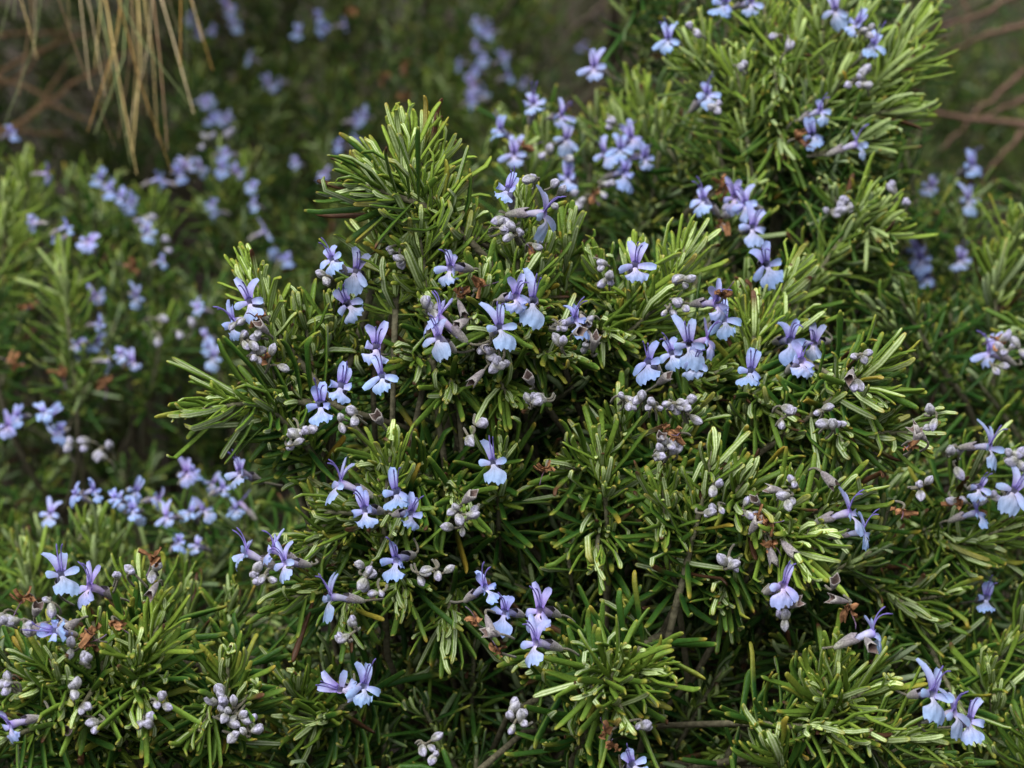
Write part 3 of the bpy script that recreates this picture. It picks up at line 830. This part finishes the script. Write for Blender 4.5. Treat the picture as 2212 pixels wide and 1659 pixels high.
for (x, y, n) in [(155,1400,1),(185,1425,2),(160,1490,2),(182,1525,1),(20,1480,4),(480,1500,2),(505,1525,1),(520,1550,2),(540,1560,1),(490,1545,2),(470,1520,1),(545,1580,1),(510,1585,1),(345,1510,2),(320,1560,2),(60,1350,3),(110,1300,1),(290,1240,1),(335,1230,1),(250,1245,1),(10,1330,2),(215,1560,1)]:
    for k in range(n + 1):
        add_bud(fleft, x + (rng.normal(0, 8) if k else 0), y + (rng.normal(0, 8) if k else 0), .695 if x < 450 and y > 1280 else .712, None, 'bud', rng.uniform(.7, 1.08))
for (x, y) in [(75,1330),(100,1345),(150,1350),(170,1340),(340,1260),(140,1580)]: add_bud(fleft, x, y, .70, None, 'empty_calyx')
for (x, y) in [(55,1290),(200,1372),(245,1342),(330,1205),(180,1390)]: add_bud(fleft, x, y, .697, None, 'withered_flower')
for (x, y) in [(1800,455),(1830,450),(1550,235),(1870,180),(1850,170),(1840,440),(1700,100),(1590,150),(1500,60),(1870,70),(1560,470),(1240,430),(1310,410),(1200,330),(1330,255),(1940,420)]:
    for k in range(3): add_bud(tright, x + rng.normal(0, 10), y + rng.normal(0, 10), .85 if x > 1480 else .895, None, 'bud', rng.uniform(.8, 1.2))
for (x, y) in [(1720,300),(1560,400),(1565,485),(1130,320),(1280,420)]: add_bud(tright, x, y, .85 if x > 1480 else .895, None, 'withered_flower', 1.1)
for (x, y) in [(2170,740),(2190,760),(2160,780),(2080,1090),(2060,1000),(2180,990),(2150,1080),(2200,1000)]:
    for k in range(3): add_bud(right, x + rng.normal(0, 12), y + rng.normal(0, 12), .83 if y < 900 else .785, None, 'bud', rng.uniform(.8, 1.2))
for (x, y) in [(2165,735),(2060,1080)]: add_bud(right, x, y, .83 if y < 900 else .785, None, 'withered_flower')
for (x, y, d) in [(60,660,1.0),(130,800,1.0),(290,580,1.04),(30,785,.98),(230,820,.99)]:
    add_bud(left, x, y, d - .01, None, 'withered_flower', 1.2)
for (x, y, d) in [(180,950,.94),(215,970,.94),(240,985,.94),(420,330,1.15),(500,310,1.15),(330,470,1.08),(350,530,1.06),(400,720,1.02),(150,960,.94),(340,700,1.02),(450,320,1.15),(300,470,1.08)]:
    for k in range(2): add_bud(left, x + rng.normal(0, 9), y + rng.normal(0, 9), d - .01, None, 'bud', 1.1)
for (x, y, d) in [(870,140,1.32),(830,165,1.32),(880,210,1.3),(760,20,1.36)]:
    add_bud(back, x, y, d, None, 'withered_flower', 1.2)

# ------------------------------------------------------------------ leaves: drop those across a flower, pick the ones that show largest
clear = np.array(CLEAR)
depth_buf = np.full((768, 1024), 9e9)
id_buf = np.full((768, 1024), -1, dtype=np.int64)
samples_all = []
gid0 = 0
for b in BUSHES:
    L = b.leaves.arrays()
    tt = np.array([.15, .35, .55, .75, .95])
    th = L['bend'][:, None] * tt * .5
    cl = L['base'][:, None] + (L['len'][:, None] * tt)[..., None] * (np.cos(th)[..., None] * L['dir'][:, None] + np.sin(th)[..., None] * L['nor'][:, None])
    px, py, dd = project(cl.reshape(-1, 3))
    px, py, dd = (q.reshape(len(cl), -1) for q in (px, py, dd))
    kill = np.zeros(len(cl), bool)
    for (x, y, r, d) in clear:
        hit = (((px - x) ** 2 + (py - y) ** 2 < r * r) & (dd < d)).sum(1)
        kill |= hit >= 1
    keep = ~kill
    b.L = {k: v[keep] for k, v in L.items()}
    tt = np.linspace(.03, 1, 30)
    Lk = b.L
    th = Lk['bend'][:, None] * tt * .5
    cl = Lk['base'][:, None] + (Lk['len'][:, None] * tt)[..., None] * (np.cos(th)[..., None] * Lk['dir'][:, None] + np.sin(th)[..., None] * Lk['nor'][:, None])
    px, py, dd = project(cl.reshape(-1, 3))
    ids = np.repeat(np.arange(len(cl)) + gid0, 30)
    samples_all.append((px, py, dd, ids))
    b.gid = gid0
    gid0 += len(cl)
px, py, dd, ids = (np.concatenate([s[i] for s in samples_all]) for i in range(4))
X, Y, D, I = [], [], [], []
for ox in (-1, 0, 1):
    for oy in (-1, 0, 1):
        X.append((px * 1024 / PW + ox).astype(int)); Y.append((py * 1024 / PW + oy).astype(int)); D.append(dd); I.append(ids)
X, Y, D, I = map(np.concatenate, (X, Y, D, I))
ok = (X >= 0) & (X < 1024) & (Y >= 0) & (Y < 768)
X, Y, D, I = X[ok], Y[ok], D[ok], I[ok]
order = np.argsort(-D, kind='stable')
id_buf[Y[order], X[order]] = I[order]
count = np.bincount(id_buf[id_buf >= 0].ravel(), minlength=gid0)

NAMED = 300
for b in BUSHES:
    L = b.L
    n = len(L['len'])
    cnt = count[b.gid:b.gid + n]
    pick = np.argsort(-cnt)[:NAMED]
    pick = pick[cnt[pick] > 10]
    single = np.zeros(n, bool); single[pick] = True
    # stems
    stem_objs = []
    for (path, V, F, C) in b.stems:
        base = path[8]
        stem_objs.append((link('stem', raw_mesh('stem', V - base, F, M_bark, C), b.empty, base - b.root), base))
    # fine leaves where they can be made out, coarser ones deep inside and far behind
    level = np.where(cnt > 7, np.where(L['hi'], 2, 1), 0)
    if b is back: level = np.minimum(level, np.where(cnt > 14, 1, 0))
    rest_v, rest_f, rest_c, off = [], [], [], 0
    for hi in (2, 1, 0):
        sel = np.where(level == hi)[0]
        if len(sel) == 0:
            continue
        sub = {k: v[sel] for k, v in L.items()}
        V, C = leaf_geometry(sub, hi)
        F = LEAF_F[hi]
        nv = V.shape[1]
        sg = single[sel]
        rest = np.where(~sg)[0]
        if len(rest):
            ff = (F[None] + (np.arange(len(rest)) * nv)[:, None, None]).reshape(-1, 4)
            rest_v.append(V[rest].reshape(-1, 3) - b.root); rest_f.append(ff + off); rest_c.append(C[rest].reshape(-1, 3))
            off += len(rest) * nv
        for i in np.where(sg)[0]:
            so, sb = stem_objs[sub['stem'][i]]
            lb = sub['base'][i]
            link('leaf', raw_mesh('leaf', V[i] - lb, F, M_leaf, C[i]), so, lb - sb)
    me = raw_mesh('foliage', np.concatenate(rest_v), np.concatenate(rest_f), M_leaf, np.concatenate(rest_c))
    tag(link('foliage', me, b.empty), kind='stuff')

# ------------------------------------------------------------------ dry grass arching in from the upper left
grass = bpy.data.objects.new('dry_grass_tuft', None)
col.objects.link(grass)
groot = P(-430, 200, 1.22); groot[0] -= .40; groot[2] = -.01
grass.location = groot
tag(grass, 'straw coloured dry grass hanging down in the upper left corner', 'grass')
def blade(pts, d, w, c):
    """grass blade: rises from the tuft, arches over above the frame and hangs down along pts"""
    hang = [P(x, y, d + k * .008) for k, (x, y) in enumerate(pts)][::-1]     # tip first -> reversed to top first
    top = hang[0]
    base = groot + np.array([rng.normal(0, .04), rng.normal(0, .04), 0])
    apex = top + np.array([rng.normal(0, .02), .05, .20])
    rise = bezier(base, base + np.array([0, 0, .75]), apex + np.array([0, .05, .05]), top, 14)
    path = np.concatenate([rise[:-1], np.array(hang)])
    # resample
    seg = np.concatenate([[0], np.cumsum(np.linalg.norm(np.diff(path, axis=0), axis=1))])
    s = np.linspace(0, seg[-1], 30)
    path = np.stack([np.interp(s, seg, path[:, k]) for k in range(3)], 1)
    for _ in range(2):
        path[1:-1] = (path[:-2] + 2 * path[1:-1] + path[2:]) / 4
    tg = np.gradient(path, axis=0); tg /= np.linalg.norm(tg, axis=1)[:, None]
    V, C = [], []
    tw = rng.uniform(-.8, .8)
    for i in range(30):
        t = i / 29
        sv = unit(np.cross(tg[i], FWD + np.array([tw, 0, .3])))
        nv_ = np.cross(sv, tg[i])
        ww = w * min(1, (1 - t) * 4 + .12) * MM
        V += [path[i] - sv * ww, path[i] + nv_ * ww * .45, path[i] + sv * ww, path[i] + nv_ * ww * .2]
        cc = np.array(c) * (1 + .2 * math.sin(t * 9 + tw * 5))
        C += [cc, cc * .85, cc, cc * .8]
    F = []
    for i in range(29):
        for k in range(4):
            F.append((i * 4 + k, i * 4 + (k + 1) % 4, i * 4 + 4 + (k + 1) % 4, i * 4 + 4 + k))
    F.append((0, 3, 2, 1))
    link('blade', raw_mesh('blade', np.array(V) - groot, F, M_straw, np.array(C)), grass)
ST = (.66, .52, .22); OR = (.54, .32, .09); GR = (.24, .30, .12); BR = (.34, .22, .12); PS = (.68, .56, .34)
BL = [([(73,123),(88,60),(100,0)],PS,1.6),([(205,144),(232,70),(253,0)],ST,1.9),([(195,195),(188,100),(188,0)],PS,1.5),([(419,246),(393,170),(368,110),(355,0)],PS,2.1),
 ([(371,372),(340,300),(308,220),(270,110),(239,20)],OR,1.7),([(283,355),(262,260),(248,170),(240,60)],GR,1.5),([(287,328),(297,200),(318,100),(342,10)],ST,2.0),([(296,378),(270,290),(252,200),(245,90)],ST,1.5),
 ([(362,325),(348,220),(345,120),(343,0)],BR,1.5),([(437,89),(430,45),(424,0)],PS,1.6),([(502,28),(492,10),(485,-20)],PS,1.3),([(205,290),(260,225),(300,185),(335,90)],GR,1.5),
 ([(240,215),(268,130),(280,95),(240,30)],OR,1.6),([(410,225),(340,165),(290,120),(240,70)],GR,1.6),([(30,40),(60,10),(90,-30)],GR,1.6),([(0,80),(60,30),(100,-20)],GR,1.6),
 ([(340,300),(335,180),(338,80),(340,0)],ST,1.2),([(255,300),(262,240),(285,150),(330,40)],BR,1.4),([(230,240),(238,150),(245,60)],BR,1.2),([(318,250),(322,120),(330,10)],ST,1.2),
 ([(150,60),(160,20),(170,-20)],ST,1.4),([(280,340),(295,260),(305,180),(322,60)],ST,1.3)]
for k in range(14):
    x0 = rng.uniform(20, 440); x1 = x0 + rng.normal(-15, 90); y1 = rng.uniform(60, 320)
    BL.append(([(x1, y1), (x1 * .6 + x0 * .4 + rng.normal(0, 8), y1 * .55), (x0, -10)], (ST, PS, OR, BR, GR)[k % 5], rng.uniform(1.0, 1.5)))
for k, (pts, c, w) in enumerate(BL):
    blade(pts, .97 + .05 * rng.random(), w * .5, np.array(c) * rng.uniform(1.15, 1.4))

# added out of view: a thick head of blades to shade the bushes behind
NB = 520
tV, tF, tC = [], [], []
for k in range(NB):
    p0 = groot + np.array([rng.normal(0, .07), rng.normal(0, .07), 0])
    top = np.array([rng.uniform(-.60, .16), rng.uniform(.95, 1.60), rng.uniform(.60, .84)])
    end = top + np.array([rng.normal(.06, .05), rng.normal(-.02, .05), -rng.uniform(.02, .10)])
    end[2] = max(end[2], .54)
    path = bezier(p0, p0 + np.array([(top[0] - p0[0]) * .05, (top[1] - p0[1]) * .3, .80]), top + np.array([0, 0, .05]), end, 10)
    tg = np.gradient(path, axis=0)
    sv = np.cross(tg, rng.normal(0, 1, 3) + np.array([0, 0, 1.2])); sv /= np.linalg.norm(sv, axis=1)[:, None]
    w = rng.uniform(.0011, .002) * np.clip((1 - np.linspace(0, 1, 10)) * 4 + .1, 0, 1)[:, None]
    o_ = len(tV) * 20
    tV.append(np.stack([path - sv * w, path + sv * w], 1).reshape(-1, 3))
    c_ = np.array((ST, PS, OR, BR, GR)[k % 5]) * rng.uniform(.7, 1.1)
    tC.append(np.tile(c_, (20, 1)))
    tF += [(o_ + 2 * i, o_ + 2 * i + 1, o_ + 2 * i + 3, o_ + 2 * i + 2) for i in range(9)]
tag(link('shade_thatch', raw_mesh('shade_thatch', np.concatenate(tV) - groot, np.array(tF), M_straw, np.concatenate(tC)), grass), kind='stuff')

# ------------------------------------------------------------------ dead woody branches
def branch_thing(label, segs, d, parts_color, root_px):
    root = P(root_px[0], root_px[1], root_px[2]); root[2] = -.01
    e = bpy.data.objects.new('bare_branch', None); col.objects.link(e); e.location = root
    tag(e, label, 'branch')
    for (pts, w) in segs:
        path = np.array([P(x, y, d + dz) for (x, y, dz) in pts])
        seg = np.concatenate([[0], np.cumsum(np.linalg.norm(np.diff(path, axis=0), axis=1))])
        s = np.linspace(0, seg[-1], 16)
        path = np.stack([np.interp(s, seg, path[:, k]) for k in range(3)], 1)
        path[1:-1] += rng.normal(0, .0006, (14, 3))
        V, F, C = tube(path, np.linspace(w, w * .35, 16) * MM * .75, 7, parts_color, np.array(parts_color) * .8, knob=.35)
        link('branch', raw_mesh('branch', V - root, F, M_bark, C), e)
    # woody foot that carries the branches from the ground
    p0 = P(segs[0][0][0][0], segs[0][0][0][1], d + segs[0][0][0][2])
    path = bezier(p0, p0 + np.array([0, .03, -.08]), root + np.array([0, 0, .12]), root, 12)
    V, F, C = tube(path, np.linspace(segs[0][1], segs[0][1] * 1.6, 12) * MM, 7, parts_color, knob=.3)
    link('trunk', raw_mesh('trunk', V - root, F, M_bark, C), e)
branch_thing('bare brown woody branches in the shade at the upper right corner', [
 ([(2330,-70,0),(2212,-15,0),(2120,30,0),(2015,62,.01)], 3.4), ([(2330,30,0),(2230,45,0),(2120,80,0),(2030,120,.02)], 3.0),
 ([(2330,290,0),(2212,268,0),(2080,255,0),(1985,235,.02)], 3.6), ([(2212,150,.02),(2140,220,.01),(2080,270,.01),(2030,325,.0)], 2.4),
 ([(2212,285,0),(2160,340,0),(2120,390,.0)], 2.2), ([(2060,-40,.03),(2090,20,.03),(2085,90,.03)], 2.0), ([(2250,190,.02),(2190,225,.02),(2100,262,0)], 2.6)],
 1.30, (.14, .085, .062), (2330, 100, 1.5))
branch_thing('thin grey dead twigs in the dark gap at the top, right of centre', [
 ([(1330,-40,0),(1300,15,0),(1240,60,0),(1200,105,0)], 2.6), ([(1230,-30,.02),(1232,40,.02),(1240,62,0)], 1.8), ([(1305,10,0),(1312,60,0),(1310,90,0)], 1.4), ([(1290,20,0),(1350,40,.02),(1400,30,.02)], 1.6)],
 1.5, (.14, .105, .085), (1340, 60, 1.7))
branch_thing('brown dead stems lying behind the hanging grass at the left edge', [
 ([(-80,330,0),(70,250,0),(180,165,0),(300,100,.02)], 2.6), ([(-80,150,0),(60,190,0),(150,245,0),(200,260,0)], 2.2), ([(-60,270,.02),(60,285,.02),(140,290,.02)], 2.4),
 ([(-40,180,.03),(80,110,.03),(190,70,.04)], 2.4), ([(20,300,.02),(90,220,.02),(150,130,.03)], 2.0), ([(-60,90,.04),(60,70,.04),(200,75,.05)], 2.2), ([(-60,220,.04),(60,150,.04),(160,40,.05)], 2.0)],
 1.32, (.26, .165, .09), (-60, 250, 1.5))
